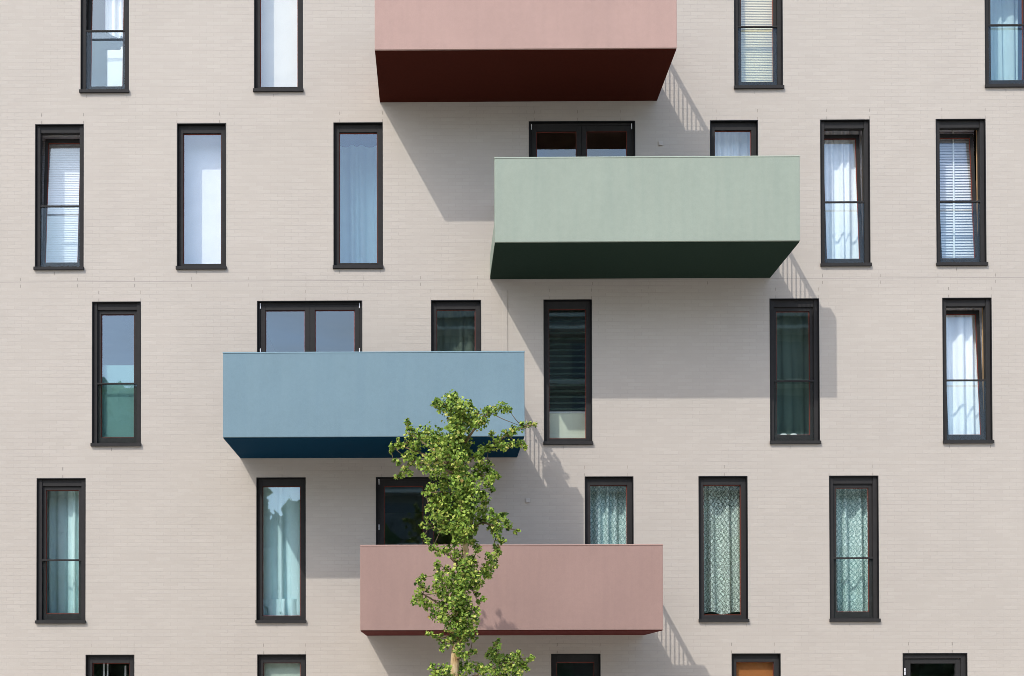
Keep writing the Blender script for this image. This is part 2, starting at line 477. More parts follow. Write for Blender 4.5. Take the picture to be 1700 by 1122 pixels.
XL, XR, ZT, DEEP = -14.0, 17.0, 15.6, 6.0
def wall_sheet(y, flip, mb, extra_mi=0):
    xs = sorted({XL, XR, *[o[0] for o in openings], *[o[1] for o in openings]})
    zs = sorted({0.0, ZT, *[o[2] for o in openings], *[o[3] for o in openings]})
    for xa, xb in zip(xs, xs[1:]):
        xc = (xa + xb) / 2
        for za, zb in zip(zs, zs[1:]):
            zc = (za + zb) / 2
            if any(o[0] < xc < o[1] and o[2] < zc < o[3] for o in openings): continue
            p = [(xa, y, za), (xb, y, za), (xb, y, zb), (xa, y, zb)]
            if flip: p.reverse()
            mb.quad(*p, mi=extra_mi)
fw_ = MB()
wall_sheet(0.0, False, fw_)
fw_.quad((XL, DEEP, 0), (XL, 0, 0), (XL, 0, ZT), (XL, DEEP, ZT))
fw_.quad((XR, 0, 0), (XR, DEEP, 0), (XR, DEEP, ZT), (XR, 0, ZT))
# open vertical joints (weep slots) in the brickwork
def slot(x, z, h=0.05): fw_.box(x - 0.0022, x + 0.0022, -0.0025, 0.004, z, z + h, 1)
for (x0, x1, zb, zt) in openings:
    wide = x1 - x0 > 1.0
    if zt in (TOP[1], TOP[2], TOP[4]) or random.random() < 0.4:
        xx = [x0 + 0.105, x1 - 0.005] if random.random() < 0.5 else [x0, x0 + 0.715]
        if wide: xx = [x0 + 0.10, x0 + 0.815, x1 - 0.24]
    else: xx = [x0 + 0.43]
    for x in xx:
        slot(x, zt + 0.005, 0.045); slot(x, zt + 0.128, 0.052)
    for x in ([x0 + 0.33] if random.random() < 0.6 else [x0 + 0.1, x0 + 0.78]): slot(x, zb - 0.085)
x = -13.6
while x < 16.5:
    slot(x, 8.545); slot(x, 8.435); x += 0.955
facade = fw_.build('facade_wall', ['brick', 'dark_slot'], building)
iw = MB(); wall_sheet(WT, True, iw)
iw.build('inner_wall', 'plaster', building)
rm = MB()
rm.quad((XL, DEEP - 0.6, 0), (XR, DEEP - 0.6, 0), (XR, DEEP - 0.6, ZT - 0.3), (XL, DEEP - 0.6, ZT - 0.3))
for xp in (-7.6, -4.5, -3.22, 1.4, 4.0, 7.65, 10.4):
    rm.box(xp - 0.05, xp + 0.05, WT + 0.002, DEEP - 0.602, 0.05, ZT - 0.35)
rm.build('partition_wall', 'plaster', building)
for i, z in enumerate([0.02] + [b - 0.04 for b in BOT[:4]][::-1] + [14.6]):
    MB().box(XL + 0.01, XR - 0.01, WT + 0.004, DEEP - 0.01, z - 0.26, z).build('floor_slab', 'room_floor', building)
MB().box(XL, XR, DEEP, DEEP + 0.3, 0, ZT).build('rear_wall', 'brick', building)
MB().box(XL - 0.04, XR + 0.04, -0.04, DEEP + 0.34, ZT, ZT + 0.12).build('roof', 'roof_gravel', building)
# small fittings on the wall
for (px, py) in ((1096.5, 238.5), (876, 831)):
    c = W(px, py)
    m = MB().box(c.x - 0.035, c.x + 0.035, -0.022, 0, c.z - 0.035, c.z + 0.035)
    m.box(c.x - 0.028, c.x + 0.028, -0.026, -0.022, c.z - 0.028, c.z + 0.028)
    m.build('wall_outlet', 'outlet_grey', building, bevel=0.003)
a = W(838, 482); b = W(838, 600)
MB().box(a.x - 0.045, a.x + 0.045, -0.012, 0, b.z - 0.5, a.z).build('cable_cover', 'brick', building, bevel=0.003)

# ------------------------------------------------------------------ balconies
DB = 1.525
def balcony(x0, x1, z0, col, soffit, label):
    z1 = z0 + 1.305
    m = MB()
    m.box(x0, x1, -DB, -DB + 0.15, z0, z1 - 0.018)                       # front parapet
    m.box(x0, x1, -DB + 0.15, 0, z0 + 0.02, z0 + 0.22)                   # deck
    for xa, xb in ((x0, x0 + 0.10), (x1 - 0.10, x1)):
        m.box(xa, xb, -DB + 0.15, 0, z0 + 0.22, z0 + 0.37)               # side kerbs
    o = m.build('balcony', col, building, bevel=0.006)
    tag(o, label)
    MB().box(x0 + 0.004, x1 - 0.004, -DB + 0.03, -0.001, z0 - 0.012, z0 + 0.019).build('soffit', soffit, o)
    MB().box(x0 - 0.004, x1 + 0.004, -DB - 0.006, -DB + 0.156, z1 - 0.018, z1).build('coping', col + '_edge', o, bevel=0.004)  # lighter edge colour carries the painted highlight along the top
    for xr in (x0 + 0.13, x1 - 0.13):
        r = MB()
        r.box(xr - 0.03, xr + 0.03, -DB + 0.152, -0.002, z1 - 0.105, z1 - 0.05)
        r.box(xr - 0.012, xr + 0.012, -DB + 0.152, -0.002, z0 + 0.40, z0 + 0.43)
        y = -DB + 0.25
        while y < -0.05:
            r.box(xr - 0.007, xr + 0.007, y - 0.007, y + 0.007, z0 + 0.225, z1 - 0.105); y += 0.1
        r.build('railing', 'railing_metal', o)
    return o
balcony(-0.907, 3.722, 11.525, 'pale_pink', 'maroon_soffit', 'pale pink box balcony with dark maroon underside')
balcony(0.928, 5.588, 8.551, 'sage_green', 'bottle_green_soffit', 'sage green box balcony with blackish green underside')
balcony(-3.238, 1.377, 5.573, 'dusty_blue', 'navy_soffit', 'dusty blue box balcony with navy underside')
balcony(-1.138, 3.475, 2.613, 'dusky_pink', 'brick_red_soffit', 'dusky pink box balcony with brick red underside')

# ------------------------------------------------------------------ curtains and blinds
def curtain(key, mat, label, y, f0=0.0, f1=1.0, top=0.06, bot=0.03, amp=0.035, wl=0.13, group=None, slant=0.0, gather=0.0, name='curtain', cat='curtain', seed=0, hem=0.0):
    x0, x1, zb, zt = WIN[key]
    w = x1 - x0
    xa, xb = x0 - 0.06 + (w + 0.12) * f0, x0 - 0.06 + (w + 0.12) * f1
    za, zc = zt + 0.12 - top, zb + bot
    rnd = random.Random(seed + int(abs(x0) * 1000))
    n, nz = max(24, int((xb - xa) / 0.010)), 26
    ph = rnd.uniform(0, 6.28)
    k2, p2 = rnd.uniform(0.35, 0.6), rnd.uniform(0, 6.28)
    m = MB(); m.uv = []
    for j in range(nz + 1):
        t = j / nz
        arc = 0.0; px_ = None
        for i in range(n + 1):
            s = i / n
            xx = xa + (xb - xa) * s
            if gather: xx += gather * t * (0.5 - s) * (xb - xa)
            th = 2 * math.pi * (xx - xa) / wl
            wob = math.sin(th + ph + 0.9 * math.sin(k2 * th + p2) + 0.25 * math.sin(3 * t + i * 0.02))
            wob = math.copysign(abs(wob) ** 0.62, wob) * 1.25
            yy = y + amp * (0.55 + 0.45 * t) * wob + 0.3 * amp * math.sin(0.37 * th + 2.0 * t + p2)
            zz = za + (zc + slant * s * w - za) * t
            if j == nz: zz += hem * math.sin(th * 0.5 + p2)
            cur = (xx, yy)
            if px_: arc += math.hypot(cur[0] - px_[0], cur[1] - px_[1])
            px_ = cur
            m.v.append((xx, yy, zz)); m.uv.append((arc, zz))
    for j in range(nz):
        for i in range(n):
            a = j * (n + 1) + i
            m.f.append((a, a + n + 1, a + n + 2, a + 1)); m.mi.append(0)
    o = m.build(name, mat, None, loc=((xa + xb) / 2, y, zc), smooth=True)
    return tag(o, label, cat, group)

def venetian(key, mat, label, y, pitch, f0=0.0, f1=1.0, bot=0.05, tilt=35, group=None, tape=None, slat=0.8):
    x0, x1, zb, zt = WIN[key]
    w = x1 - x0
    xa, xb = x0 + w * f0, x0 + w * f1
    m = MB()
    z = zt - 0.01
    hw = pitch * slat / 2
    c, s = math.cos(R(tilt)) * hw, math.sin(R(tilt)) * hw
    while z > zb + bot:
        b = len(m.v)
        for (dy, dz) in ((-c, -s), (0, 0.10 * hw), (c, s)):
            for xx in (xa, xb):
                for th in (0.0007, -0.0007):
                    m.v.append((xx, y + dy, z + dz + th))
        for q in (0, 1):
            i = b + q * 4
            m.f += [(i, i + 2, i + 6, i + 4), (i + 1, i + 5, i + 7, i + 3)]; m.mi += [0, 0]
        z -= pitch
    o = m.build('venetian_blind', mat, None, loc=((xa + xb) / 2, y, zb + bot))
    tag(o, label, 'blind', group)
    MB().box(xa - 0.01, xb + 0.01, y - 0.03, y + 0.03, zt + 0.0, zt + 0.05).build('head_rail', 'white_plastic', o, loc=(0, 0, 0)).matrix_parent_inverse = Matrix.Translation(o.location).inverted()
    MB().box(xa, xb, y - 0.02, y + 0.02, zb + bot - 0.03, zb + bot - 0.005).build('bottom_rail', 'white_plastic', o).matrix_parent_inverse = Matrix.Translation(o.location).inverted()
    for t in (tape or []):
        MB().box(xa + (xb - xa) * t - 0.014, xa + (xb - xa) * t + 0.014, y - hw - 0.006, y - hw - 0.004, zb + bot - 0.01, zt).build('ladder_tape', 'white_plastic', o).matrix_parent_inverse = Matrix.Translation(o.location).inverted()
    return o

def sheet_blind(key, mat, label, y, bot=0.05, pleat=0.0, f0=0.0, f1=1.0, name='roller_blind', drop=None, lift=None, rails=True):
    x0, x1, zb, zt = WIN[key]
    if lift: zt -= lift
    w = x1 - x0
    xa, xb = x0 + w * f0, x0 + w * f1
    m = MB()
    zc = zb + bot if drop is None else zt - drop
    if pleat:
        n = int((zt - zc) / pleat)
        for i in range(n + 1):
            z = zt - i * pleat; yy = y + (0.006 if i % 2 else -0.006)
            m.v += [(xa, yy, z), (xb, yy, z)]
            if i:
                b = len(m.v) - 4; m.f.append((b, b + 2, b + 3, b + 1)); m.mi.append(0)
    else:
        m.box(xa, xb, y, y + 0.002, zc, zt)
    o = m.build(name, mat, None, loc=((xa + xb) / 2, y, zc))
    tag(o, label, 'blind')
    if not rails: return o
    MB().box(xa, xb, y - 0.010, y + 0.012, zc - 0.022, zc - 0.001).build('bottom_rail', 'white_plastic', o).matrix_parent_inverse = Matrix.Translation(o.location).inverted()
    MB().tube([(xa, y + 0.02, zt + 0.03), (xb, y + 0.02, zt + 0.03)], [0.02, 0.02], 10).build('roller_tube', 'white_plastic', o).matrix_parent_inverse = Matrix.Translation(o.location).inverted()
    return o

G1 = 'white curtains behind the windows'
curtain('top_a', 'white_voile', 'white curtain gathered up high in the top left window', 0.45, 0.35, 1.0, bot=1.28, amp=0.03, wl=0.12, slant=-0.25, hem=0.03)
sheet_blind('top_b', 'cream_blind', 'cream pleated blind in the top row window left of the pale pink balcony', 0.33, name='pleated_blind')
venetian('top_c', 'yellow_blind', 'yellowish cream venetian blind in the top row window right of the pale pink balcony', 0.25, 0.028, tilt=70, slat=1.2, f0=0.03, f1=0.97)
curtain('top_d', 'teal_grey_curtain', 'teal grey curtain in the top right corner window', 0.62, amp=0.03, wl=0.17)
venetian('up_a', 'white_blind', 'white closed venetian blind in the leftmost tilted window below the top row', 0.42, 0.030, f0=-0.1, f1=1.1, bot=0.22, tilt=70, slat=1.12)
sheet_blind('up_b', 'white_blind', 'smooth white roller blind in the second window from left below the top row', 0.40, bot=0.24, f0=-0.1, f1=1.1)
curtain('up_c', 'blue_grey_curtain', 'blue grey curtain hanging in shade left of the pale pink balcony shadow', 0.95, -0.5, 1.5, amp=0.05, wl=0.22)
curtain('up_d', 'white_voile', 'white pleated curtain just above the right end of the green balcony', 0.36, amp=0.03, wl=0.115)
curtain('up_e', 'white_curtain', 'white rippled curtain in the first tilted window right of the green balcony', 0.40, 0.06, 1.0, amp=0.035, wl=0.14)
venetian('up_f', 'white_blind', 'white venetian blind with a vertical tape in the far right tilted window', 0.40, 0.046, bot=0.06, tilt=64, tape=[0.56], slat=1.17)
venetian('mid_c', 'dark_slat', 'dark slatted blind in the window shaded by the green balcony', 0.46, 0.10, bot=0.66, tilt=40, slat=0.75)
curtain('mid_b', 'grey_green_sheer', 'grey green sheer in the narrow window above the right end of the blue balcony', 0.42, amp=0.03, wl=0.2, name='sheer')
curtain('mid_d', 'dark_green_curtain', 'dark green curtain behind the window under the green balcony corner', 0.42, amp=0.03, wl=0.22)
curtain('mid_e', 'white_curtain', 'bright white wide pleated curtain in the tilted window at the right edge', 0.38, amp=0.05, wl=0.20)
sheet_blind('mid_a', 'teal_screen', 'teal privacy screen filling the lower half of the left window above the bottom left one', 0.17, f0=0.03, f1=0.97, name='privacy_screen', lift=1.02, rails=False)
curtain('low_a', 'teal_grey_curtain', 'thin teal grey sheer filling the bottom left window behind a mint curtain', 0.43, amp=0.03, wl=0.2, name='sheer')
curtain('low_a', 'mint_curtain', 'pale mint curtain drawn to one side in the bottom left window', 0.36, 0.50, 1.15, amp=0.035, wl=0.16)
curtain('low_b', 'aqua_curtain', 'pale aqua curtain with a raised slanting hem below the blue balcony', 0.34, 0.0, 1.0, bot=0.28, amp=0.04, wl=0.24, slant=-0.20, hem=0.04, gather=0.22)
curtain('low_b', 'aqua_curtain', 'crumpled pale mint cloth lying at the foot of the window under the blue balcony', 0.30, 0.10, 0.96, top=2.12, bot=0.05, amp=0.035, wl=0.19, hem=0.03, name='cloth', cat='cloth', seed=4)
curtain('low_c', 'aqua_lace', 'patterned lace curtain just above the right end of the dusky pink balcony', 0.35, amp=0.05, wl=0.16, name='lace_curtain')
curtain('low_d', 'white_lace', 'white damask lace curtain in the full height window beside the dusky pink balcony', 0.35, amp=0.05, wl=0.22, bot=0.16, name='lace_curtain', hem=0.02)
curtain('low_e', 'aqua_lace', 'patterned lace curtain in the lower right window crossed by a guard rail', 0.36, amp=0.055, wl=0.19, name='lace_curtain')
sheet_blind('gr_b', 'pale_green_blind', 'pale green blind in the ground floor window below the slant hemmed aqua curtain', 0.20)
sheet_blind('gr_d', 'rust_blind', 'rust brown blind in the ground floor window right of the dusky pink balcony', 0.16)
for i, (f, w_) in enumerate(((0.27, 0.03), (0.34, 0.025), (0.66, 0.03))):
    curtain('gr_a', 'white_curtain', ['white curtain strip nearest the frame in the ground floor left window', 'thin white curtain strip second from the frame in the ground floor left window', 'lone white curtain strip on the right of the ground floor left window'][i], 0.34, f, f + w_, amp=0.006, wl=0.05, top=0.3 if i == 2 else 0.0, name='curtain_strip', seed=i)

# things standing on the inner sills
x0, x1, zb, zt = WIN['top_a']
m = MB().box(x0 + 0.36, x1 + 0.02, 0.31, 0.70, zb + 0.0, zb + 0.90)
cab = m.build('cabinet', 'white_lacquer', None, loc=(x0 + 0.6, 0.5, zb), bevel=0.004)
tag(cab, 'white cabinet standing behind the top left tilted window', 'cabinet')
dr = MB().box(x0 + 0.37, x1 + 0.01, 0.304, 0.309, zb + 0.02, zb + 0.84).build('door', 'white_lacquer', cab, bevel=0.002)
dr.matrix_parent_inverse = Matrix.Translation(cab.location).inverted()
orn = MB()
for k, (r_, z_) in enumerate(((0.028, 0.0), (0.04, 0.03), (0.03, 0.06), (0.014, 0.075), (0.024, 0.095), (0.012, 0.115))): pass
orn.tube([(x0 + 0.58, 0.42, zb + 0.900), (x0 + 0.58, 0.42, zb + 0.930), (x0 + 0.58, 0.42, zb + 0.960), (x0 + 0.58, 0.42, zb + 0.975), (x0 + 0.58, 0.42, zb + 0.995), (x0 + 0.58, 0.42, zb + 1.015)], [0.03, 0.042, 0.03, 0.014, 0.024, 0.010], 12)
tag(orn.build('figurine', 'cream_blind', None, loc=(x0 + 0.58, 0.42, zb + 0.90), smooth=True), 'small pale figurine standing on the white cabinet', 'figurine')
x0, x1, zb, zt = WIN['mid_c']
m = MB().box(x0 + 0.02, x1 - 0.02, 0.34, 0.38, zb + 0.04, zb + 0.60)
sc = m.build('panel', 'cream_board', None, loc=((x0 + x1) / 2, 0.36, zb), bevel=0.003)
tag(sc, 'white low board behind the bottom of the window shaded by the green balcony', 'board')
x0, x1, zb, zt = WIN['mid_d']
def bowl(cx, cy, z0, r, h, label):
    m = MB(); n = 20
    prof = [(0.35 * r, 0), (0.8 * r, 0.10 * h), (r, 0.45 * h), (0.92 * r, 0.75 * h), (0.6 * r, h), (0.1 * r, h * 1.04)]
    for (rr, hh) in prof:
        for k in range(n):
            th = 2 * math.pi * k / n; m.v.append((cx + rr * math.cos(th), cy + 0.6 * rr * math.sin(th), z0 + hh))
    for a in range(len(prof) - 1):
        for k in range(n):
            m.f.append((a * n + k, a * n + (k + 1) % n, (a + 1) * n + (k + 1) % n, (a + 1) * n + k)); m.mi.append(0)
    m.f.append(tuple(range((len(prof) - 1) * n, len(prof) * n))); m.mi.append(0)
    m.f.append(tuple(reversed(range(n)))); m.mi.append(0)
    tag(m.build('slipper', 'white_plastic', None, loc=(cx, cy, z0), smooth=True), label, 'slipper', 'white slippers on the window sill')
bowl(x0 + 0.295, 0.24, zb + 0.12, 0.07, 0.095, 'white slipper on the sill of the dark curtained window, the left of two')
bowl(x0 + 0.465, 0.24, zb + 0.12, 0.07, 0.095, 'white slipper on the sill of the dark curtained window, the right of two')
MB().box(x0 + LIN, x1 - LIN, 0.152, WT, zb + 0.034, zb + 0.118).build('inner_sill', 'white_plastic', building)

# ------------------------------------------------------------------ foliage
def leaf_mat(name, stops, trans=0.35):
    m, nt, nd, lk = new_mat(name)
    at = nt.nodes.new('ShaderNodeAttribute'); at.attribute_name = 'tone'
    c = ramp(nt, at.outputs['Fac'], stops)
    d = nt.nodes.new('ShaderNodeBsdfPrincipled'); lk.new(c, d.inputs['Base Color'])
    d.inputs['Roughness'].default_value = 0.5; d.inputs['Specular IOR Level'].default_value = 0.15
    t = nt.nodes.new('ShaderNodeBsdfTranslucent'); lk.new(mixc(nt, 1.0, c, (1.15, 1.2, 0.55), 'MULTIPLY'), t.inputs[0])
    mx = nt.nodes.new('ShaderNodeMixShader'); mx.inputs[0].default_value = trans
    lk.new(d.outputs[0], mx.inputs[1]); lk.new(t.outputs[0], mx.inputs[2])
    out(nt, mx.outputs[0]); MAT[name] = m
leaf_mat('ginkgo_leaf', [(0.0, (0.022, 0.055, 0.008)), (0.45, (0.155, 0.25, 0.034)), (0.8, (0.345, 0.425, 0.08)), (0.93, (0.43, 0.42, 0.11)), (1.0, (0.26, 0.16, 0.05))], 0.09)
leaf_mat('wood_leaf', [(0.0, (0.05, 0.11, 0.06)), (0.5, (0.08, 0.16, 0.08)), (1.0, (0.12, 0.20, 0.09))], 0.35)

def bark():
    m, nt, nd, lk = new_mat('bark')
    v = coords(nt, scale=(1, 1, 0.25))
    n = noise(nt, v, 28, 5, 0.65)
    c = ramp(nt, n, [(0.3, (0.20, 0.12, 0.05)), (0.5, (0.42, 0.30, 0.15)), (0.75, (0.52, 0.44, 0.30))])
    out(nt, principled(nt, c, 0.85, 0.2, 0, bump(nt, n, 0.6, 0.01)))
    MAT['bark'] = m
bark()
plain('twig', (0.13, 0.095, 0.05), 0.8, 0.2, 20)

class Leaves:
    def __init__(s, seed): s.v, s.f, s.t = [], [], []; s.r = random.Random(seed)
    def fan(s, p, size, nrm, tone):
        r = s.r
        n = nrm.normalized()
        a = n.cross(Vector((r.gauss(0, 1), r.gauss(0, 1), r.gauss(0, 1)))).normalized()
        b = n.cross(a)
        bd = r.uniform(-0.22, 0.30) * size
        P = lambda u, v, w: tuple(p + a * (u * size) + b * (v * size) + n * w)
        k = len(s.v)
        s.v += [P(0, -0.45, 0), P(-0.42, 0.02, bd), P(-0.30, 0.40, bd * 0.8), P(0, 0.30, 0), P(0.30, 0.40, bd * 0.8), P(0.42, 0.02, bd)]
        s.f += [(k, k + 3, k + 2, k + 1), (k, k + 5, k + 4, k + 3)]
        s.t += [tone] * 6
    def build(s, name, mat, parent, loc):
        me = bpy.data.meshes.new(name); L = Vector(loc)
        me.from_pydata([tuple(Vector(v) - L) for v in s.v], [], s.f)
        me.materials.append(MAT[mat])
        at = me.attributes.new('tone', 'FLOAT', 'POINT'); at.data.foreach_set('value', s.t)
        me.update()
        o = bpy.data.objects.new(name, me); COL.objects.link(o); o.location = loc
        if parent is not None: o.parent = parent
        return o

# ginkgo: crown clumps as (u, v, radius) on a sketch grid, distance from the wall e
def TP(u, v, e): return W(570 + u * 0.4294, 640 + v * 0.4294, -e)
E0 = 4.15
CL = [
 # top
 (425,38,20,0),(400,70,40,0),(436,90,48,0),(445,125,55,0),(352,72,12,0),(375,85,22,0),(365,60,14,0),(455,165,48,0),(480,120,40,0),(430,190,42,0),(480,75,25,0),
 # upper right branch
 (520,112,30,0),(555,100,26,0),(585,92,22,0),(618,84,24,0),(638,92,14,0),(545,140,22,0),(515,150,26,0),(500,135,30,0),
 # second right branch
 (742,150,11,0),(720,150,12,0),(690,158,20,0),(660,172,20,0),(632,188,22,0),(600,212,24,0),(585,232,22,0),(560,245,20,0),(650,222,16,0),(685,226,18,0),(702,238,10,0),(620,235,20,0),(575,185,13,0),(535,250,22,0),
 # left branch
 (246,140,11,1),(256,160,15,1),(262,185,24,1),(295,182,28,1),(330,178,30,1),(365,190,30,1),(255,212,22,1),(300,215,30,1),(345,215,34,1),(190,236,16,1),(214,228,14,1),(212,208,8,1),(232,232,14,1),(185,252,12,1),(275,245,30,1),(245,275,22,1),(270,290,24,1),(215,298,12,1),(240,325,18,1),(225,345,14,1),(203,352,9,1),(195,290,8,1),(300,300,26,1),(320,320,22,1),(260,340,12,1),
 # centre
 (415,215,42,0),(385,235,42,0),(440,240,40,0),(400,275,44,0),(350,265,34,0),(335,290,28,0),(450,285,32,0),(470,220,32,0),(480,265,30,0),(420,320,34,0),(370,315,34,0),(460,330,34,0),
 (520,275,22,0),(530,300,28,0),(555,320,32,0),(580,345,22,0),(600,352,10,0),(560,375,26,0),(520,340,34,0),(575,400,14,0),
 # mid crown
 (345,345,24,0),(390,365,42,0),(440,375,44,0),(490,375,44,0),(340,400,28,0),(318,415,16,0),(390,415,44,0),(450,425,50,0),(505,420,42,0),(540,420,28,0),(350,450,32,0),(335,480,22,0),(400,465,46,0),(460,475,50,0),(505,470,38,0),(545,455,20,0),(320,515,14,0),(305,540,11,0),(330,545,14,0),(355,510,26,0),(400,510,42,0),(450,520,44,0),(495,510,36,0),(540,490,22,0),(575,483,10,0),(380,550,28,0),(425,560,38,0),(465,570,36,0),(500,555,22,0),
 # right lower
 (540,515,24,0),(570,508,26,0),(600,510,22,0),(622,500,12,0),(630,528,20,0),(640,548,14,0),(600,545,26,0),(570,545,20,0),(595,580,20,0),(612,600,14,0),(676,560,8,0),(664,570,6,0),(585,560,18,0),
 # lower
 (312,580,10,0),(325,600,14,0),(345,625,20,0),(370,645,20,0),(400,635,22,0),(430,610,20,0),(430,650,26,0),(470,640,18,0),(500,610,20,0),(520,632,18,0),(590,625,16,0),(598,645,16,0),(580,670,24,0),(560,655,14,0),(570,695,28,0),(545,715,30,0),(515,735,32,0),(490,700,30,0),(460,700,28,0),(440,725,30,0),(500,670,24,0),(450,675,24,0),(560,735,18,0),
 (362,695,18,0),(372,725,24,0),(400,710,16,0),(310,742,14,0),(292,752,14,0),(300,775,20,0),(325,790,12,0),(288,810,20,0),(275,835,14,0),(305,835,22,0),(330,850,24,0),(360,770,20,0),(375,755,26,0),(410,755,34,0),(370,800,26,0),(400,800,36,0),(450,780,38,0),(490,770,34,0),(525,770,22,0),(515,805,12,0),(540,825,13,0),(520,835,10,0),(350,880,26,0),(385,850,38,0),(430,840,42,0),(470,830,32,0),(470,865,30,0),(510,870,20,0),
 (385,895,30,0),(425,895,38,0),(470,905,40,0),(505,905,22,0),(410,930,28,0),(450,945,38,0),(490,950,30,0),(350,965,12,0),(322,958,6,0),(340,960,8,0),(370,975,16,0),(390,1000,20,0),(420,975,24,0),(460,985,28,0),(500,975,18,0),(445,1020,24,0),(470,1045,26,0),(510,1030,9,0),(492,1030,12,0),(380,1020,12,0),
 # bottom
 (345,1095,20,2),(370,1105,26,2),(400,1095,26,2),(455,1085,26,0),(490,1090,26,0),(520,1090,26,2),(550,1100,28,2),(450,1120,30,0),(400,1130,30,2),(350,1130,24,2),
 (598,985,10,3),(585,1000,10,3),(605,1012,12,3),(572,1022,14,3),(590,1035,18,3),(560,1045,18,3),(590,1055,26,3),(615,1065,28,3),(640,1060,22,3),(660,1045,16,3),(680,1035,13,3),(668,1055,14,3),(650,1085,26,3),(680,1080,22,3),(720,1058,14,3),(733,1052,8,3),(700,1072,12,3),(620,1105,32,3),(580,1100,28,3),(670,1110,26,3),(705,1095,14,3),(610,1140,30,3),(660,1150,26,3),
 # below the frame
 (440,1190,60,0),(400,1230,55,0),(490,1230,55,0),(350,1190,40,2),(540,1200,45,3),(620,1210,40,3),(440,1290,55,0),(380,1310,40,2),(520,1300,45,3),(450,1360,40,0)]
tr_rng = random.Random(11)
trunk_pts = []
for (u, v) in ((452, 1620), (448, 1400), (438, 1250), (428, 1120), (433, 1040), (446, 940), (455, 840), (466, 730), (474, 640), (468, 540), (455, 430), (448, 330), (442, 240), (440, 150), (430, 60)):
    trunk_pts.append(TP(u, v, E0))
base = Vector((trunk_pts[0].x, -E0, 0.0))
trunk_pts[0] = base
ginkgo = tag(empty('ginkgo_tree', base), 'slender young ginkgo tree with light green fan leaves in front of the balconies', 'tree')
rad = [0.085, 0.072, 0.068, 0.062, 0.056, 0.052, 0.046, 0.040, 0.035, 0.030, 0.025, 0.020, 0.015, 0.011, 0.005]
tk = MB().tube(trunk_pts, rad, 10)
def trunk_at(z):
    for a, b in zip(trunk_pts, trunk_pts[1:]):
        if a.z <= z <= b.z: return a.lerp(b, (z - a.z) / (b.z - a.z))
    return trunk_pts[-1]
pts3 = []
for (u, v, r_, g) in CL:
    e = E0
    if g == 0: e += tr_rng.uniform(-0.22, 0.22)
    if g == 1: e -= 0.14 + 0.75 * max(0, (400 - u) / 200.0) + tr_rng.uniform(-0.1, 0.1)
    if g == 2: e += 0.1 + tr_rng.uniform(-0.15, 0.25)
    if g == 3: e += -0.35 + tr_rng.uniform(-0.2, 0.2)
    p = TP(u, v, e)
    pts3.append((p, r_ * 0.4294 / 100 * (DIST - e) / DIST))
for v in list(range(70, 600, 26)) + list(range(690, 1000, 26)):
    p0 = TP(450, v, E0); p = trunk_at(p0.z) + Vector((tr_rng.uniform(-0.05, 0.05), -tr_rng.uniform(0.08, 0.2), 0))
    pts3.append((p, tr_rng.uniform(0.07, 0.12))); CL.append((450, v, 20, 0))
tk_o = None
# limbs: chains through neighbouring clumps towards the trunk
limbs = [[(470, 220), (520, 150), (560, 105), (618, 84)], [(480, 290), (560, 245), (632, 190), (690, 158), (742, 150)], [(452, 330), (400, 290), (330, 235), (262, 190), (246, 145)],
         [(400, 300), (300, 262), (232, 236), (185, 250)], [(450, 350), (370, 315), (270, 292), (210, 345)], [(455, 430), (520, 350), (580, 345)], [(466, 560), (540, 530), (600, 545), (676, 560)],
         [(466, 740), (530, 720), (580, 670), (596, 630)], [(468, 720), (400, 650), (340, 620), (312, 585)], [(455, 880), (380, 850), (300, 800), (300, 745)], [(455, 880), (390, 800), (370, 700)], [(445, 960), (380, 975), (322, 958)],
         [(432, 1150), (540, 1110), (640, 1065), (733, 1050)], [(432, 1150), (540, 1110), (590, 1040), (598, 985)], [(435, 1130), (380, 1105), (340, 1095)], [(434, 1060), (470, 1045), (512, 1030)], [(455, 430), (390, 410), (318, 415)], [(460, 520), (390, 520), (310, 540)]]
def near_e(u, v):
    best = min(range(len(CL)), key=lambda i: (CL[i][0] - u) ** 2 + (CL[i][1] - v) ** 2)
    return -pts3[best][0].y
for lb in limbs:
    P = [TP(u, v, E0 if i == 0 else near_e(u, v)) for i, (u, v) in enumerate(lb)]
    n = len(P)
    tk.tube(P, [0.017 - 0.0125 * i / (n - 1) for i in range(n)], 6, 1)
twig_n = 0
LV = Leaves(5)
for (p, r_) in pts3:
    n = int(12 + 5600 * r_ ** 1.9)
    for k in range(n):
        d = Vector((LV.r.gauss(0, 1), LV.r.gauss(0, 1), LV.r.gauss(0, 1))).normalized()
        q = r_ * (LV.r.random() ** 0.5) * (1.0 if LV.r.random() < 0.85 else 1.3)
        pos = p + Vector((d.x, d.y * 1.15, d.z)) * q
        nrm = d * 0.45 + Vector((-0.18, -0.36, 0.42)) + Vector((LV.r.gauss(0, 0.75), LV.r.gauss(0, 0.75), LV.r.gauss(0, 0.75)))
        tone = min(0.9, max(0, LV.r.gauss(0.47, 0.27)))
        if LV.r.random() < 0.02: tone = LV.r.uniform(0.92, 1.0)
        LV.fan(pos, LV.r.uniform(0.030, 0.060), nrm, tone)
    # a twig from the limb to the clump
    if r_ < 0.07:
        c = min((Vector(x[0]) for x in pts3 if x[1] > r_ * 1.2), key=lambda t: (t - p).length, default=p)
        tk.tube([tuple(c), tuple((c + p) / 2 + Vector((0, 0, -0.01))), tuple(p)], [0.006, 0.005, 0.003], 5, 1)
tko = tk.build('trunk', ['bark', 'twig'], ginkgo, loc=base, smooth=True); tko.location = (0, 0, 0)
cr = LV.build('crown', 'ginkgo_leaf', ginkgo, base); cr.location = (0, 0, 0)

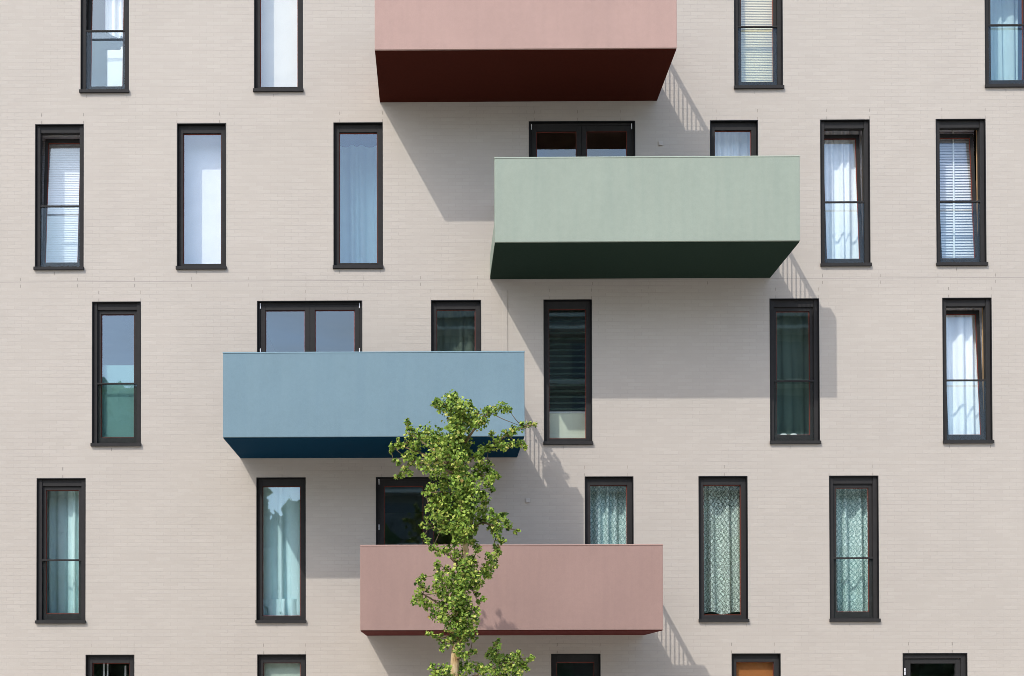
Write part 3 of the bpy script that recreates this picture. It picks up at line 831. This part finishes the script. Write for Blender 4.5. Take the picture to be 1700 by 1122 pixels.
# planter hung on the right side railing of the blue balcony
px_, pz_ = 1.262, 6.64
pl = tag(empty('potted_plant', (px_, -1.08, pz_)), 'leafy plant in a box hung behind the right end of the blue balcony parapet', 'plant')
o = MB().box(px_ - 0.07, px_ + 0.07, -1.30, -0.86, pz_ - 0.28, pz_ - 0.08).build('planter', 'white_plastic', pl, loc=(px_, -1.08, pz_), bevel=0.01); o.location = (0, 0, 0)
PLV = Leaves(9)
for k in range(420):
    d = Vector((max(-0.16, min(0.07, PLV.r.gauss(0, 0.06))), PLV.r.gauss(0, 0.13), PLV.r.uniform(-0.16, 0.24) + PLV.r.gauss(0, 0.03)))
    PLV.fan(Vector((px_ - 0.01, -1.08, pz_)) + d, PLV.r.uniform(0.04, 0.07), Vector((PLV.r.gauss(0, 1), PLV.r.gauss(0, 1), 0.6)), PLV.r.uniform(0.1, 0.6))
o = PLV.build('foliage', 'ginkgo_leaf', pl, (px_, -1.08, pz_)); o.location = (0, 0, 0)

# ------------------------------------------------------------------ ground and street
plain('lawn', (0.075, 0.105, 0.045), 0.95, 0.35, 0.8, 0.1)
plain('paving', (0.58, 0.535, 0.485), 0.9, 0.10, 3, 0.2, 0, 0.3)  # unseen pavement kept pale to bounce fill up under the balconies
plain('bounce_stone', (0.60, 0.555, 0.50), 0.9, 0.10, 0.6, 0.2, 0, 0.3)  # pale tone chosen to bounce fill onto the shaded facade
plain('kerb_stone', (0.40, 0.385, 0.36), 0.85, 0.12, 6)
def struct(mb, name, mat): return tag(mb.build(name, mat), kind='structure')
struct(MB().quad((-300, -300, -0.13), (300, -300, -0.13), (300, 300, -0.13), (-300, 300, -0.13)), 'ground', 'lawn')
struct(MB().box(-120, 120, -3.0, -0.001, -0.128, 0.0), 'pavement', 'paving')
struct(MB().box(-120, 120, -5.0, -3.152, -0.128, -0.02), 'grass_verge', 'lawn')
struct(MB().box(-120, 120, -3.15, -3.002, -0.128, -0.004).box(-120, 120, -5.15, -5.002, -0.128, -0.004), 'kerb', 'kerb_stone')
struct(MB().box(-120, 120, -38.0, -5.152, -0.128, -0.002), 'bounce_plaza', 'bounce_stone')  # made-up pale ground out of view, added as a reflector for the facade

# wood across the street: what the panes of the lower storeys mirror
WL = Leaves(21)
rr = WL.r
for k in range(64):
    cx = -80 + 160 * (k + rr.random()) / 64
    cy = -52 + rr.uniform(-5, 5)
    tall = -45 < cx < -13
    H = 19.3 + rr.uniform(-0.5, 0.5) if tall else 11 + rr.uniform(-1.5, 1.5)
    for q in range(1000 if tall else 420):
        t = rr.random()
        if tall: t = t ** 0.75
        rad_ = 3.6 * math.sqrt(max(0.05, 1 - (2 * t - 0.9) ** 2 * 0.8))
        th = rr.uniform(0, 6.28)
        WL.fan(Vector((cx + rad_ * math.cos(th), cy + rad_ * math.sin(th), 0.5 + t * H)), rr.uniform(1.0, 2.2), Vector((rr.gauss(0, 1), rr.gauss(0, 1) + 0.8, rr.gauss(0, 1))), rr.random())
tag(WL.build('far_wood', 'wood_leaf', None, (0, -50, 0)), 'green wood across the street mirrored in the lower window panes', 'wood', None, 'stuff')

# the block across the street that the middle panes mirror
plain('slate_brick', (0.16, 0.18, 0.155), 0.9, 0.15, 2)
plain('slab_edge', (0.36, 0.39, 0.34), 0.8, 0.1, 2)
plain('far_pane', (0.03, 0.045, 0.04), 0.1, 0.1, 2, 0.5)
opp = tag(empty('opposite_building', (12, -47, 0)), 'dark brick block across the street mirrored in the middle panes', 'building')
def opart(mb, name, mat, par=opp):
    o = mb.build(name, mat, par, loc=(12, -47, 0)); o.location = (0, 0, 0); return o
opart(MB().box(-3.6, 27, -60, -47, -0.1, 23.5), 'wall', 'slate_brick')
opart(MB().box(-3.8, 27.2, -60.2, -46.8, 23.5, 23.9), 'roof', 'slab_edge')
for fl in range(7):
    zf = 1.0 + fl * 3.15
    for q in range(8):
        xa = -3.1 + q * 3.75
        opart(MB().box(xa, xa + 2.2, -46.99, -46.93, zf, zf + 2.1).box(xa + 1.06, xa + 1.14, -46.93, -46.90, zf, zf + 2.1), 'window', 'far_pane')
    opart(MB().box(-3.3, 26.6, -46.99, -45.7, zf + 2.55, zf + 2.75), 'gallery', 'slab_edge')

# ------------------------------------------------------------------ light
to_sun = Vector((-1.10, -DB, 2.02)).normalized()
sl = bpy.data.lights.new('sun', 'SUN'); sl.energy = 2.35; sl.angle = R(0.53); sl.color = (1.0, 0.955, 0.90)
so = bpy.data.objects.new('sun', sl); COL.objects.link(so)
so.rotation_euler = to_sun.to_track_quat('Z', 'Y').to_euler()
so.location = (-8, -12, 18)
wd = bpy.data.worlds.new('World'); S.world = wd; wd.use_nodes = True
nt = wd.node_tree
sk = nt.nodes.new('ShaderNodeTexSky'); sk.sky_type = 'NISHITA'; sk.sun_disc = False
sk.sun_elevation = math.asin(to_sun.z); sk.sun_rotation = math.atan2(to_sun.x, to_sun.y) % (2 * math.pi)
sk.air_density = 1.0; sk.dust_density = 1.5; sk.ozone_density = 1.2
tc = nt.nodes.new('ShaderNodeTexCoord')
mp = nt.nodes.new('ShaderNodeMapping'); mp.inputs['Scale'].default_value = (1, 1, 2.2)
nt.links.new(tc.outputs['Generated'], mp.inputs[0])
cf = noise(nt, mp.outputs[0], 2.3, 7, 0.55, 0.4)
cm = ramp(nt, cf, [(0.50, 0.0), (0.70, 1.0)])
skb = mixc(nt, 1.0, sk.outputs[0], (1.75, 1.75, 1.75), 'MULTIPLY')
cc = mixc(nt, cm, skb, (8.0, 7.85, 7.7))
bg = nt.nodes['Background']
nt.links.new(cc, bg.inputs[0]); bg.inputs[1].default_value = 0.15

# ------------------------------------------------------------------ render settings
S.view_settings.view_transform = 'Standard'; S.view_settings.look = 'None'
S.view_settings.exposure = 0.50; S.view_settings.gamma = 1.0
S.render.engine = 'CYCLES'
S.cycles.use_denoising = True
S.cycles.filter_width = 0.85
S.cycles.max_bounces = 8; S.cycles.diffuse_bounces = 4; S.cycles.glossy_bounces = 4
S.cycles.transparent_max_bounces = 24
S.cycles.sample_clamp_indirect = 6.0
S.cycles.caustics_reflective = False; S.cycles.caustics_refractive = False
